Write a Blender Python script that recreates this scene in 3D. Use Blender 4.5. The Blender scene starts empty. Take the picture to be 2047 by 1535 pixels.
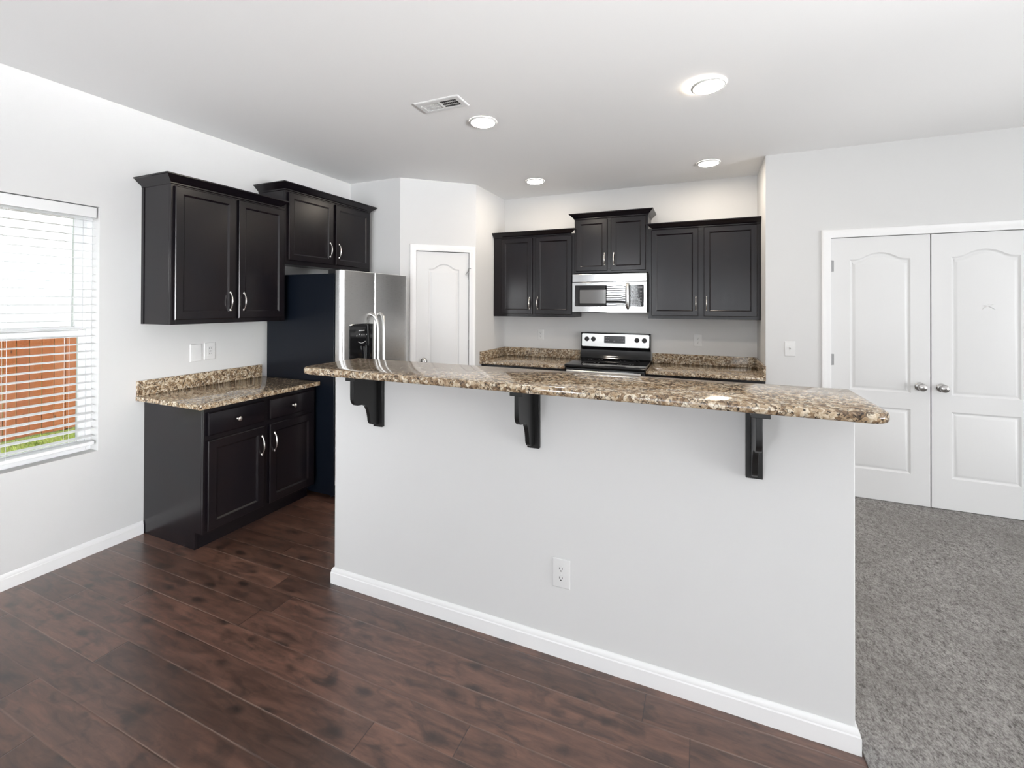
import bpy, bmesh, math, random
from math import sin, cos, pi, radians
from mathutils import Vector, Matrix
from mathutils.geometry import tessellate_polygon

SC = bpy.context.scene
COL = SC.collection
random.seed(7)

# ------------------------------------------------------------------ camera
YAW, PITCH, ROLL, CAMH, FPX, CY = -0.4019, 0.005, 0.0029, 1.5108, 886.86, 603.54
fw = Vector((sin(YAW)*cos(PITCH), cos(YAW)*cos(PITCH), sin(PITCH)))
rt = Vector((cos(YAW), -sin(YAW), 0)); up = rt.cross(fw)
rt2 = rt*cos(ROLL)+up*sin(ROLL); up2 = up*cos(ROLL)-rt*sin(ROLL)
cam = bpy.data.cameras.new('camera'); co = bpy.data.objects.new('camera', cam); COL.objects.link(co)
co.matrix_world = Matrix(((rt2.x, up2.x, -fw.x, 0), (rt2.y, up2.y, -fw.y, 0), (rt2.z, up2.z, -fw.z, CAMH), (0, 0, 0, 1)))
cam.sensor_fit = 'HORIZONTAL'; cam.sensor_width = 36.0; cam.lens = FPX*36/2047
cam.shift_y = (CY-767.5)/2047; cam.clip_start = 0.02; cam.clip_end = 200
SC.camera = co

# ------------------------------------------------------------------ world, sun, window daylight, added fill lamps, exposure
SC.view_settings.view_transform = 'Standard'; SC.view_settings.look = 'None'
SC.view_settings.gamma = 1.0; SC.view_settings.use_curve_mapping = False
SC.view_settings.exposure = 0.02
W = bpy.data.worlds.new('sky'); SC.world = W; W.use_nodes = True
bg = W.node_tree.nodes['Background']; bg.inputs[0].default_value = (0.93, 0.96, 1.0, 1); bg.inputs[1].default_value = 1.8

def sun(name, d, strength, angle, col=(1, .95, .88)):
    l = bpy.data.lights.new(name, 'SUN'); l.energy = strength; l.angle = radians(angle); l.color = col
    o = bpy.data.objects.new(name, l); COL.objects.link(o)
    o.rotation_euler = Vector(d).to_track_quat('-Z', 'Y').to_euler(); return o
sun('sun', (-.75, -.25, -.75), 4.6, 1.0)

def area(name, loc, d, sx, sy, watts, col=(1, 1, 1), shape='RECTANGLE'):
    l = bpy.data.lights.new(name, 'AREA'); l.shape = shape; l.size = sx; l.size_y = sy; l.energy = watts; l.color = col
    o = bpy.data.objects.new(name, l); COL.objects.link(o); o.location = loc
    o.rotation_euler = Vector(d).to_track_quat('-Z', 'Y').to_euler(); return o
REAR = -4.2; EAST = 7.6
SKY = (0.93, 0.965, 1.0)
area('daylight_rear_window', (-2.15, REAR-.45, 1.58), (0, 1, 0), 1.1, 1.8, 250, SKY)
area('daylight_sliding_door', (0.35, REAR-.45, 1.10), (0, 1, .2), 2.4, 2.1, 60, SKY)
area('daylight_east_window', (EAST+.45, -.6, 1.25), (-1, 0, .1), 5.0, 2.2, 55, SKY)
def beam(name, loc, d, sx, sy, watts, spread):
    o = area(name, loc, d, sx, sy, watts, (.97, .985, 1)); o.data.spread = radians(spread); return o
# added lamp outside the sliding door, brightens left wall and cabinet sides
beam('left_wall_fill', (1.6, REAR-2.1, 1.3), (-.53, .85, 0), 1.8, 1.8, 16, 24)
# added narrow fill lamps outside the east glass, aimed up to lift the ceiling
beam('ceiling_fill_straight', (EAST+3.9, -.8, -.3), (-1, .04, .30), 4.5, .8, 40, 14)
beam('ceiling_fill_angled', (EAST+3.9, -1.6, -.3), (-1, .29, .30), 4.0, .8, 30, 15)
# unseen low panels outside the glass, added to throw more light onto the ceiling
area('low_fill_rear', (0.35, REAR-1.1, .15), (0, 1, .75), 2.6, 1.2, 20, (.99, .99, 1))
area('low_fill_east', (EAST+1.1, -.6, .15), (-1, 0, .8), 5.2, 1.2, 570, (.99, .99, 1))

# ------------------------------------------------------------------ helpers
class MB:
    """collects shapes into one bmesh, linked as one mesh object"""
    def __init__(s): s.bm = bmesh.new(); s.m = 0
    def mat(s, i): s.m = i; return s
    def face(s, vs):
        try:
            f = s.bm.faces.new(vs); f.material_index = s.m; return f
        except ValueError: return None
    def v(s, p): return s.bm.verts.new(p)
    def box(s, x0, x1, y0, y1, z0, z1):
        c = [s.v((x, y, z)) for x in (x0, x1) for y in (y0, y1) for z in (z0, z1)]
        for q in ((0,1,3,2),(4,6,7,5),(0,4,5,1),(2,3,7,6),(0,2,6,4),(1,5,7,3)): s.face([c[i] for i in q])
        return s
    def rings(s, rings, cap0=True, cap1=True, closed=True):
        R = [[s.v(p) for p in r] for r in rings]; n = len(R[0])
        for a, b in zip(R, R[1:]):
            for i in range(n if closed else n-1):
                j = (i+1) % n; s.face([a[i], a[j], b[j], b[i]])
        if cap0: s.face(R[0][::-1])
        if cap1: s.face(R[-1])
        return s
    def prism(s, poly, axis, a, b):
        def P(u, w, t): return {'x': (t, u, w), 'y': (u, t, w), 'z': (u, w, t)}[axis]
        return s.rings([[P(u, w, a) for u, w in poly], [P(u, w, b) for u, w in poly]])
    def tube(s, path, rad, seg=10, flat=1.0, cap=True):
        path = [Vector(p) for p in path]; n = len(path); rs = []
        if not isinstance(rad, (list, tuple)): rad = [rad]*n
        ref = None
        for i, p in enumerate(path):
            t = (path[min(i+1, n-1)]-path[max(i-1, 0)]).normalized()
            if ref is None:
                ref = Vector((0, 0, 1)) if abs(t.z) < .9 else Vector((1, 0, 0))
            a = (ref-t*ref.dot(t)).normalized(); b = t.cross(a); ref = a
            rs.append([p+(a*cos(2*pi*k/seg)+b*sin(2*pi*k/seg)*flat)*rad[i] for k in range(seg)])
        return s.rings(rs, cap, cap)
    def lathe(s, prof, origin, axis=(0, 0, 1), seg=28, cap0=True, cap1=True):
        ax = Vector(axis).normalized(); a = ax.orthogonal().normalized(); b = ax.cross(a); o = Vector(origin)
        return s.rings([[o+ax*h+(a*cos(2*pi*k/seg)+b*sin(2*pi*k/seg))*r for k in range(seg)] for r, h in prof], cap0, cap1)
    def ellipsoid(s, c, r, nu=18, nv=10):
        c = Vector(c)
        return s.rings([[c+Vector((r[0]*sin(t)*cos(2*pi*k/nu), r[1]*sin(t)*sin(2*pi*k/nu), r[2]*cos(t))) for k in range(nu)]
                        for t in [pi*(.02+.96*i/nv) for i in range(nv+1)]])
    def obj(s, name, mats, parent=None, bevel=0, smooth=35, seg=2):
        me = bpy.data.meshes.new(name)
        bmesh.ops.remove_doubles(s.bm, verts=s.bm.verts, dist=1e-6)
        bmesh.ops.recalc_face_normals(s.bm, faces=s.bm.faces)
        s.bm.to_mesh(me); s.bm.free()
        if not isinstance(mats, (list, tuple)): mats = [mats]
        for m in mats: me.materials.append(m)
        for p in me.polygons: p.use_smooth = True
        me.set_sharp_from_angle(angle=radians(smooth))
        o = bpy.data.objects.new(name, me); COL.objects.link(o)
        if parent: o.parent = parent
        if bevel:
            b = o.modifiers.new('bevel', 'BEVEL'); b.width = bevel; b.segments = seg; b.limit_method = 'ANGLE'; b.angle_limit = radians(40)
        return o

def offset(poly, d):
    """inward offset of a counter-clockwise polygon"""
    n = len(poly); out = []
    for i in range(n):
        p0, p1, p2 = Vector(poly[i-1]), Vector(poly[i]), Vector(poly[(i+1) % n])
        a = (p1-p0).normalized(); b = (p2-p1).normalized()
        na, nb = Vector((-a.y, a.x)), Vector((-b.y, b.x)); m = na+nb
        m = m/max(m.dot(m)/2, .3)
        out.append(tuple(p1+m*d))
    return out

def thing(name, label, cat, loc=(0, 0, 0), rz=0, group=None, kind=None):
    o = bpy.data.objects.new(name, None); COL.objects.link(o); o.empty_display_size = .05
    o.location = loc; o.rotation_euler = (0, 0, rz)
    return tag(o, label, cat, group, kind)
def tag(o, label=None, cat=None, group=None, kind=None):
    if label: o['label'] = label
    if cat: o['category'] = cat
    if group: o['group'] = group
    if kind: o['kind'] = kind
    return o
def struct(name, mb, mats, parent=None, label=None, bevel=0):
    o = mb.obj(name, mats, parent, bevel=bevel)
    if not parent: o['kind'] = 'structure'
    if label: o['label'] = label
    return o
def copy_tree(o, parent=None):
    c = o.copy(); COL.objects.link(c)
    if parent: c.parent = parent
    for ch in o.children: copy_tree(ch, c)
    return c

# ------------------------------------------------------------------ materials
class N:
    def __init__(s, name):
        s.m = bpy.data.materials.new(name); s.m.use_nodes = True; s.t = s.m.node_tree
        s.b = s.t.nodes['Principled BSDF']; s.out = s.t.nodes['Material Output']
    def n(s, typ, **kw):
        d = s.t.nodes.new(typ)
        for k, v in kw.items():
            if k.startswith('i_'):
                key = k[2:]; key = int(key) if key.isdigit() else key.replace('_', ' ')
                if isinstance(v, bpy.types.NodeSocket): s.t.links.new(v, d.inputs[key])
                else: d.inputs[key].default_value = v
            else: setattr(d, k, v)
        return d
    def link(s, a, b): s.t.links.new(a, b)
    def set(s, **kw):
        for k, v in kw.items():
            i = s.b.inputs[k.replace('_', ' ')]
            if isinstance(v, bpy.types.NodeSocket): s.link(v, i)
            else: i.default_value = v
        return s
    def math(s, op, a, b=0.0, c=0.0):
        d = s.n('ShaderNodeMath', operation=op)
        for i, v in enumerate((a, b, c)):
            if isinstance(v, bpy.types.NodeSocket): s.link(v, d.inputs[i])
            else: d.inputs[i].default_value = v
        return d.outputs[0]
    def coord(s, scale=(1, 1, 1), world=False):
        if world: src = s.n('ShaderNodeNewGeometry').outputs['Position']
        else: src = s.n('ShaderNodeTexCoord').outputs['Object']
        return s.n('ShaderNodeMapping', i_0=src, i_Scale=scale).outputs[0]
    def noise(s, vec, scale, detail=3, rough=.5, dist=0.0):
        return s.n('ShaderNodeTexNoise', i_Vector=vec, i_Scale=scale, i_Detail=detail, i_Roughness=rough, i_Distortion=dist).outputs[0]
    def ramp(s, fac, *stops, interp='LINEAR'):
        r = s.n('ShaderNodeValToRGB', i_0=fac); cr = r.color_ramp; cr.interpolation = interp
        while len(cr.elements) > len(stops): cr.elements.remove(cr.elements[-1])
        while len(cr.elements) < len(stops): cr.elements.new(1)
        for e, (p, c) in zip(cr.elements, stops):
            e.position = p; e.color = (c, c, c, 1) if isinstance(c, (int, float)) else tuple(c)+(1,)
        return r.outputs[0]
    def mix(s, fac, a, b, blend='MIX'):
        d = s.n('ShaderNodeMix', data_type='RGBA', blend_type=blend)
        for i, v in ((0, fac), (6, a), (7, b)):
            if isinstance(v, bpy.types.NodeSocket): s.link(v, d.inputs[i])
            else: d.inputs[i].default_value = v if i == 0 else tuple(v)+(1,)
        return d.outputs[2]
    def bump(s, h, strength=.2, dist=.01):
        b = s.n('ShaderNodeBump', i_Strength=strength, i_Distance=dist, i_Height=h)
        s.link(b.outputs[0], s.b.inputs['Normal']); return s

def paint(name, col, rough, bump=.06, scale=180):
    k = N(name); v = k.coord(world=True)
    k.set(Base_Color=col+(1,), Roughness=rough)
    k.bump(k.noise(v, scale, 3, .6), bump, .002); return k.m
M = {}
M['wall'] = paint('wall_paint', (.65, .65, .646), .75)
M['ceiling'] = paint('ceiling_paint', (.92, .92, .918), .85, .12, 90)
M['trim'] = paint('white_trim_paint', (.83, .83, .83), .35, .02)
M['plastic'] = paint('white_plastic', (.70, .70, .695), .35, .0)
M['vinyl'] = paint('white_vinyl', (.86, .87, .875), .4, .0)

def make_door_paint():
    k = N('door_paint'); v = k.coord((60, 60, 3))
    k.set(Base_Color=(.715, .717, .715, 1), Roughness=.38)
    k.bump(k.noise(v, 3, 4, .6, .5), .10, .002); return k.m
M['door'] = make_door_paint()

def make_cabinet():
    k = N('espresso_wood'); v = k.coord((14, 14, 1.2)); n = k.noise(v, 4, 5, .6, .3)
    m = k.noise(k.coord(), 5, 3, .5)
    c = k.mix(n, (.0034, .0028, .0048), (.0066, .0052, .0072))
    c = k.mix(k.ramp(m, (.40, 0.0), (.75, .40)), c, (.016, .0095, .0085))
    k.set(Base_Color=c, Roughness=k.math('MULTIPLY_ADD', n, .08, .20))
    k.b.inputs['Specular IOR Level'].default_value = .34
    k.bump(n, .06, .002); return k.m
M['cab'] = make_cabinet()

def make_granite():
    k = N('granite'); v = k.coord(world=True)
    d = k.n('ShaderNodeTexNoise', i_Vector=v, i_Scale=40.0, i_Detail=3.0).outputs['Color']
    v2 = k.n('ShaderNodeVectorMath', operation='MULTIPLY_ADD', i_0=d, i_1=(.024, .024, .024), i_2=v).outputs[0]
    vo = k.n('ShaderNodeTexVoronoi', i_Vector=v2, i_Scale=82.0)
    rnd = k.n('ShaderNodeSeparateColor', i_0=vo.outputs[1]).outputs[0]
    a = k.noise(v2, 60, 5, .65)
    t = k.math('ADD', k.math('MULTIPLY', rnd, .40), k.math('MULTIPLY', a, .60))
    c = k.ramp(t, (.24, (.070, .045, .029)), (.36, (.215, .142, .085)), (.46, (.37, .270, .172)), (.57, (.53, .43, .305)), (.70, (.71, .63, .50)))
    gold = k.ramp(k.noise(v, 12, 3, .5), (.50, 0.0), (.70, .40))
    c = k.mix(gold, c, (.30, .180, .080))
    ve = k.n('ShaderNodeTexVoronoi', i_Vector=v2, i_Scale=82.0, feature='DISTANCE_TO_EDGE')
    crack = k.math('MULTIPLY', k.ramp(ve.outputs[0], (.03, 1.0), (.13, 0.0)), k.ramp(k.noise(v2, 30, 3, .6), (.47, 0.0), (.57, .85)))
    c = k.mix(crack, c, (.050, .036, .027))
    fleck = k.ramp(k.noise(v2, 92, 4, .62), (.372, .96), (.425, 0.0))
    c = k.mix(fleck, c, (.020, .015, .012))
    k.set(Base_Color=c, Roughness=.09)
    k.b.inputs['Specular IOR Level'].default_value = .5
    return k.m
M['granite'] = make_granite()

def make_floor():
    k = N('dark_plank_floor'); v = k.coord(world=True)
    s = k.n('ShaderNodeSeparateXYZ', i_0=v); x, y = s.outputs[0], s.outputs[1]
    PW = .127
    ry = k.math('DIVIDE', k.math('SUBTRACT', y, 1.037), PW); row = k.math('FLOOR', ry); fy = k.math('FRACT', ry)
    rnd = k.n('ShaderNodeTexWhiteNoise', noise_dimensions='1D', i_W=row).outputs[0]
    PL = 1.9
    rx = k.math('DIVIDE', k.math('ADD', x, k.math('MULTIPLY', rnd, 7.3)), PL); colm = k.math('FLOOR', rx); fx = k.math('FRACT', rx)
    idv = k.n('ShaderNodeCombineXYZ', i_0=row, i_1=colm).outputs[0]
    pr = k.n('ShaderNodeTexWhiteNoise', noise_dimensions='2D', i_Vector=idv).outputs[0]
    off = k.n('ShaderNodeCombineXYZ', i_0=k.math('MULTIPLY', pr, 31.0), i_1=k.math('MULTIPLY', row, 3.7), i_2=pr).outputs[0]
    pv = k.n('ShaderNodeVectorMath', operation='ADD', i_0=v, i_1=off).outputs[0]
    sv = k.n('ShaderNodeMapping', i_0=pv, i_Scale=(1.6, 9, 1)).outputs[0]
    g = k.noise(sv, 3.2, 6, .62, .6)
    fine = k.noise(k.n('ShaderNodeMapping', i_0=pv, i_Scale=(6, 90, 1)).outputs[0], 2.5, 4, .6)
    c = k.mix(k.ramp(g, (.30, 0.0), (.72, 1.0)), (.052, .0245, .0175), (.205, .100, .068))
    c = k.mix(k.math('MULTIPLY', fine, .45), c, (.045, .024, .018))
    tint = k.math('MULTIPLY_ADD', pr, .70, .62)
    c = k.mix(1.0, c, k.n('ShaderNodeCombineColor', i_0=tint, i_1=tint, i_2=tint).outputs[0], 'MULTIPLY')
    kv = k.n('ShaderNodeMapping', i_0=pv, i_Scale=(4.2, 8.5, 1)).outputs[0]
    kd = k.n('ShaderNodeTexVoronoi', i_Vector=kv, i_Scale=1.15, i_Randomness=1.0).outputs[0]
    kn = k.math('ADD', kd, k.math('MULTIPLY', k.noise(pv, 22, 3), .30))
    c = k.mix(k.ramp(kn, (.22, .85), (.42, 0.0)), c, (.014, .0085, .0070))
    sm = k.noise(k.n('ShaderNodeMapping', i_0=pv, i_Scale=(3.0, 7, 1)).outputs[0], 2.6, 3, .55, 1.0)
    c = k.mix(k.ramp(sm, (.52, 0.0), (.70, .65)), c, (.022, .0135, .011))
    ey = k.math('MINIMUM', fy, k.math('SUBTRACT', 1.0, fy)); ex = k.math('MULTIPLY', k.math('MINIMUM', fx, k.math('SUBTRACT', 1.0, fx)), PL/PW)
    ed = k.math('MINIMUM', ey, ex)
    seam_highlight = k.ramp(ey, (.010, .85), (.030, 0.0))
    butt = k.ramp(ex, (.006, .75), (.018, 0.0))
    c = k.mix(butt, c, (.010, .006, .005))
    c = k.mix(k.math('MULTIPLY', seam_highlight, k.ramp(k.noise(pv, 2.3, 2), (.42, .03), (.62, .8))), c, (.24, .165, .13))  # pale seam tint paints in the light caught by plank bevels
    k.set(Base_Color=c, Roughness=k.math('MULTIPLY_ADD', g, .16, .28))
    k.b.inputs['Specular IOR Level'].default_value = .55; k.b.inputs['Coat Weight'].default_value = .65; k.b.inputs['Coat Roughness'].default_value = .30
    h = k.math('ADD', k.ramp(ed, (.0, 0.0), (.035, 1.0)), k.math('MULTIPLY', g, .45))
    k.bump(h, .35, .003); return k.m
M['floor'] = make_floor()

def make_carpet():
    k = N('grey_carpet'); v = k.coord((1, 1, 1), world=True)
    sv = k.n('ShaderNodeMapping', i_0=v, i_Rotation=(0, 0, .5), i_Scale=(1.0, .6, 1)).outputs[0]
    a = k.noise(sv, 165, 4, .7); b = k.noise(sv, 62, 3, .6); d = k.noise(v, 2.2, 3, .5)
    f = k.math('ADD', k.math('MULTIPLY', a, .62), k.math('MULTIPLY', b, .38))
    c = k.ramp(f, (.36, (.115, .109, .104)), (.48, (.33, .317, .306)), (.62, (.56, .545, .53)))
    c = k.mix(k.ramp(d, (.35, .45), (.7, 0.0)), c, (.21, .198, .188))
    k.set(Base_Color=c, Roughness=.95); k.b.inputs['Specular IOR Level'].default_value = .1
    k.bump(f, .9, .02); return k.m
M['carpet'] = make_carpet()

def metal(name, col, rough, sc=None, bump=.05, wav=0):
    k = N(name); k.set(Base_Color=col+(1,), Metallic=1.0, Roughness=rough)
    if sc:
        n = k.noise(k.coord(sc), 8, 3, .6)
        k.set(Roughness=k.math('MULTIPLY_ADD', n, rough*.6, rough*.7))
        h = n
        if wav: h = k.math('ADD', k.math('MULTIPLY', n, .05), k.math('MULTIPLY', k.noise(k.coord((1.0, 1.0, 2.2)), 3.5, 1), wav))
        k.bump(h, bump, .01)
    return k.m
M['steel'] = metal('brushed_steel', (.80, .80, .795), .30, (2, 2, 160), .10, .8)
M['steel_range'] = metal('brushed_steel_light', (.60, .60, .59), .30, (2, 2, 160), .05)
M['steel_oven'] = metal('smooth_steel', (.56, .56, .555), .13, (2, 2, 160), .03, .3)
M['nickel'] = metal('satin_nickel', (.72, .69, .65), .24)
M['knob'] = metal('dark_nickel', (.42, .41, .40), .22)
M['hinge'] = metal('grey_hinge_metal', (.35, .35, .35), .35)
def gloss(name, col, rough, coat=0.0, spec=.5):
    k = N(name); k.set(Base_Color=col+(1,), Roughness=rough); k.b.inputs['Coat Weight'].default_value = coat
    k.b.inputs['Specular IOR Level'].default_value = spec; return k.m
M['black'] = gloss('black_gloss', (.006, .006, .007), .07)
M['blackdull'] = gloss('black_display', (.008, .008, .009), .22, 0, .25)
M['blacksatin'] = gloss('black_satin', (.012, .012, .013), .35)
M['grayglass'] = gloss('grey_door_screen', (.16, .16, .16), .10)
M['slot'] = gloss('slot_dark', (.01, .01, .01), .6)
M['mark'] = gloss('pale_print', (.62, .63, .64), .4)
M['dimmark'] = gloss('grey_print', (.20, .20, .21), .4)
def make_fridge_side():
    k = N('fridge_side_black'); k.set(Base_Color=(.0040, .0060, .0105, 1), Roughness=.30); k.b.inputs['Specular IOR Level'].default_value = .24
    k.bump(k.noise(k.coord(), 420, 2, .5), .12, .001); return k.m
M['fridgeside'] = make_fridge_side()
def make_film():
    k = N('clear_film'); v = k.coord()
    k.set(Base_Color=(.62, .66, .70, 1), Roughness=.12)
    k.bump(k.noise(v, 60, 4, .6, 1.5), .8, .01)
    tr = k.n('ShaderNodeBsdfTransparent'); mx = k.n('ShaderNodeMixShader')
    f = k.ramp(k.noise(v, 45, 4, .6, 2.0), (.42, .08), (.62, .85)); k.link(f, mx.inputs[0])
    k.link(tr.outputs[0], mx.inputs[1]); k.link(k.b.outputs[0], mx.inputs[2]); k.link(mx.outputs[0], k.out.inputs[0]); return k.m
M['film'] = make_film()
def make_glass():
    k = N('window_glass'); k.t.nodes.remove(k.b)
    tr = k.n('ShaderNodeBsdfTransparent', i_0=(.96, .98, .97, 1)); gl = k.n('ShaderNodeBsdfGlossy', i_Roughness=.01)
    fr = k.n('ShaderNodeFresnel', i_IOR=1.45); mx = k.n('ShaderNodeMixShader')
    k.link(fr.outputs[0], mx.inputs[0]); k.link(tr.outputs[0], mx.inputs[1]); k.link(gl.outputs[0], mx.inputs[2])
    k.link(mx.outputs[0], k.out.inputs[0]); return k.m
M['glass'] = make_glass()
def emit(name, col, st):
    k = N(name); k.set(Base_Color=(.9, .9, .9, 1), Emission_Color=col+(1,), Emission_Strength=st); return k.m
M['lens'] = emit('lamp_lens', (1.0, .88, .74), 128.0)
def make_fence():
    k = N('cedar_boards'); v = k.coord((9, 9, .8)); n = k.noise(v, 3, 5, .6, .5)
    oi = k.n('ShaderNodeObjectInfo').outputs['Random']
    c = k.mix(n, (.15, .034, .007), (.33, .095, .026))
    c = k.mix(k.math('MULTIPLY', oi, .5), c, (.36, .13, .045))
    kn = k.n('ShaderNodeTexVoronoi', i_Vector=k.coord((7, 7, 2.6), world=True), i_Scale=1.3).outputs[0]
    c = k.mix(k.ramp(kn, (.06, .8), (.14, 0.0)), c, (.045, .014, .006))
    k.set(Base_Color=c, Roughness=.75); return k.m
M['fence'] = make_fence()
def make_grass():
    k = N('grass'); n = k.noise(k.coord(world=True), 6, 4, .7)
    k.set(Base_Color=k.ramp(n, (.3, (.08, .12, .018)), (.5, (.24, .32, .05)), (.75, (.42, .48, .14))), Roughness=.8); return k.m
M['grass'] = make_grass()
def make_soil():
    k = N('soil'); n = k.noise(k.coord(world=True), 9, 4, .7)
    k.set(Base_Color=k.mix(n, (.09, .12, .022), (.30, .34, .08)), Roughness=.9); return k.m
M['soil'] = make_soil()

# ------------------------------------------------------------------ the room
XW, YB, YF, ZC, XR = -3.375, 4.867, 4.2565, 2.765, 0.502
P1 = Vector((-2.742, 3.610)); P2 = Vector((-2.168, 4.130))
T = .16
WY0, WY1, WZ0, WZ1 = .56, 1.505, .612, 2.095          # left window opening
# floors
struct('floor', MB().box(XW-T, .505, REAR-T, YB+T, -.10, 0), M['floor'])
struct('floor_carpet', MB().box(.505, EAST+T, REAR-T, 5.2, -.10, .008), M['carpet'])
struct('ceiling', MB().box(XW-T, EAST+T, REAR-T, 5.2, ZC, ZC+.14), M['ceiling'])
def wall_open_x(x0, x1, y0, y1, z1, holes):
    """wall slab between x0..x1 running along y with rectangular holes (ya, yb, za, zb)"""
    m = MB(); y = y0
    for ya, yb, za, zb in sorted(holes):
        m.box(x0, x1, y, ya, 0, z1); m.box(x0, x1, ya, yb, zb, z1)
        if za > 0: m.box(x0, x1, ya, yb, 0, za)
        y = yb
    m.box(x0, x1, y, y1, 0, z1); return m
def wall_open_y(y0, y1, x0, x1, z1, holes):
    m = MB(); x = x0
    for xa, xb, za, zb in sorted(holes):
        m.box(x, xa, y0, y1, 0, z1); m.box(xa, xb, y0, y1, zb, z1)
        if za > 0: m.box(xa, xb, y0, y1, 0, za)
        x = xb
    m.box(x, x1, y0, y1, 0, z1); return m
struct('wall_left', wall_open_x(XW-T, XW, REAR-T, YB, ZC, [(WY0, WY1, WZ0, WZ1)]), M['wall'])
struct('wall_back', MB().box(XW-T, .62, YB, YB+T, 0, ZC), M['wall'])
# pantry: a stub wall facing the room, the diagonal with the door, and a side wall
dd = (P2-P1).normalized(); nn = Vector((dd.y, -dd.x)); L12 = (P2-P1).length
DX0, DX1, DZ = .158, .702, 2.046                       # pantry door opening along the diagonal
def on_diag(t, off): p = P1+dd*t+nn*off; return (p.x, p.y)
def diag_prism(m, t0, t1, o0, o1, z0, z1):
    q = [on_diag(t0, o0), on_diag(t1, o0), on_diag(t1, o1), on_diag(t0, o1)]
    m.rings([[(a, b, z0) for a, b in q], [(a, b, z1) for a, b in q]])
w = MB(); w.box(XW, P1.x, P1.y, P1.y+.11, 0, ZC)
diag_prism(w, 0, DX0, -.11, 0, 0, ZC); diag_prism(w, DX1, L12, -.11, 0, 0, ZC); diag_prism(w, DX0, DX1, -.11, 0, DZ, ZC)
w.box(P2.x-.11, P2.x, P2.y, YB, 0, ZC)
struct('wall_pantry', w, M['wall'])
# closet front on the right, with the double door opening, and the side that closes the kitchen alcove
CX0, CX1, CZ = .958, 2.196, 2.046
m = wall_open_y(YF, YF+.12, XR, EAST, ZC, [(CX0, CX1, 0, CZ)])
m.box(XR, XR+.11, YF+.12, YB, 0, ZC)
m.box(XR+.11, EAST, YF+.75, YF+.86, 0, ZC)
struct('wall_right', m, M['wall'])
struct('wall_rear', wall_open_y(REAR-T, REAR, XW, EAST, ZC, [(-2.62, -1.68, .70, 2.45), (-.8, 1.5, 0, 2.1)]), M['wall'])
struct('wall_east', wall_open_x(EAST, EAST+T, REAR-T, 5.2, ZC, [(-3.0, 1.8, .1, 2.4)]), M['wall'])
# half wall that carries the bar top
IX0, IX1, IY0, IY1, IZ = -1.827, .484, 1.846, 1.971, 1.163
struct('wall_island', MB().box(IX0, IX1, IY0, IY1, 0, IZ), M['wall'], bevel=.004)

# baseboards: profile (distance from wall, height)
BP = [(0, 0), (.014, 0), (.014, .058), (.011, .062), (.011, .070), (.006, .080), (.003, .083), (0, .083)]
def base_run(name, path, closed=False):
    """path: plan points, wall is on the left of travel, board grows to the right; mitred"""
    pts = [Vector(p) for p in path]; n = len(pts); m = MB(); rings = []
    for i, p in enumerate(pts):
        a = (pts[i]-pts[i-1]).normalized() if i > 0 else None
        b = (pts[i+1]-pts[i]).normalized() if i < n-1 else None
        if a is None: a = b
        if b is None: b = a
        na, nb = Vector((a.y, -a.x)), Vector((b.y, -b.x)); mm = na+nb; mm = mm/(mm.dot(mm)/2)
        rings.append([(p.x+mm.x*o, p.y+mm.y*o, h) for o, h in BP])
    m.rings(rings); return struct(name, m, M['trim'])
base_run('baseboard_left', [(XW, 1.742), (XW, REAR)][::-1])
base_run('baseboard_island', [(IX0, IY1), (IX0, IY0), (IX1, IY0), (IX1, IY1)])
base_run('baseboard_right', [(XR, YF), (CX0-.066, YF)])
base_run('baseboard_closet', [(CX1+.066, YF), (EAST, YF)])
base_run('baseboard_back', [(XW, P1.y), (P1.x, P1.y), on_diag(DX0-.07, 0)])

# door casings -------------------------------------------------------------
CP = [(0, 0), (0, .011), (.006, .014), (.020, .012), (.030, .016), (.050, .018), (.060, .016), (.064, .012), (.064, 0)]
def casing(name, x0, x1, zt, tf):
    """three-sided mitred casing; tf maps (along, height-off-wall, z) to world"""
    m = MB(); R = []
    for f in (lambda o: (x0-o, 0), lambda o: (x0-o, zt+o), lambda o: (x1+o, zt+o), lambda o: (x1+o, 0)):
        R.append([tf(f(o)[0], h, f(o)[1]) for o, h in CP])
    m.rings(R); return struct(name, m, M['trim'])
def tf_front(a, h, z): return (a, YF-h, z)
def tf_diag(a, h, z): p = on_diag(a, h); return (p[0], p[1], z)
casing('trim_1', CX0, CX1, CZ, tf_front)
casing('trim_2', DX0, DX1, DZ, tf_diag)

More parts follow.
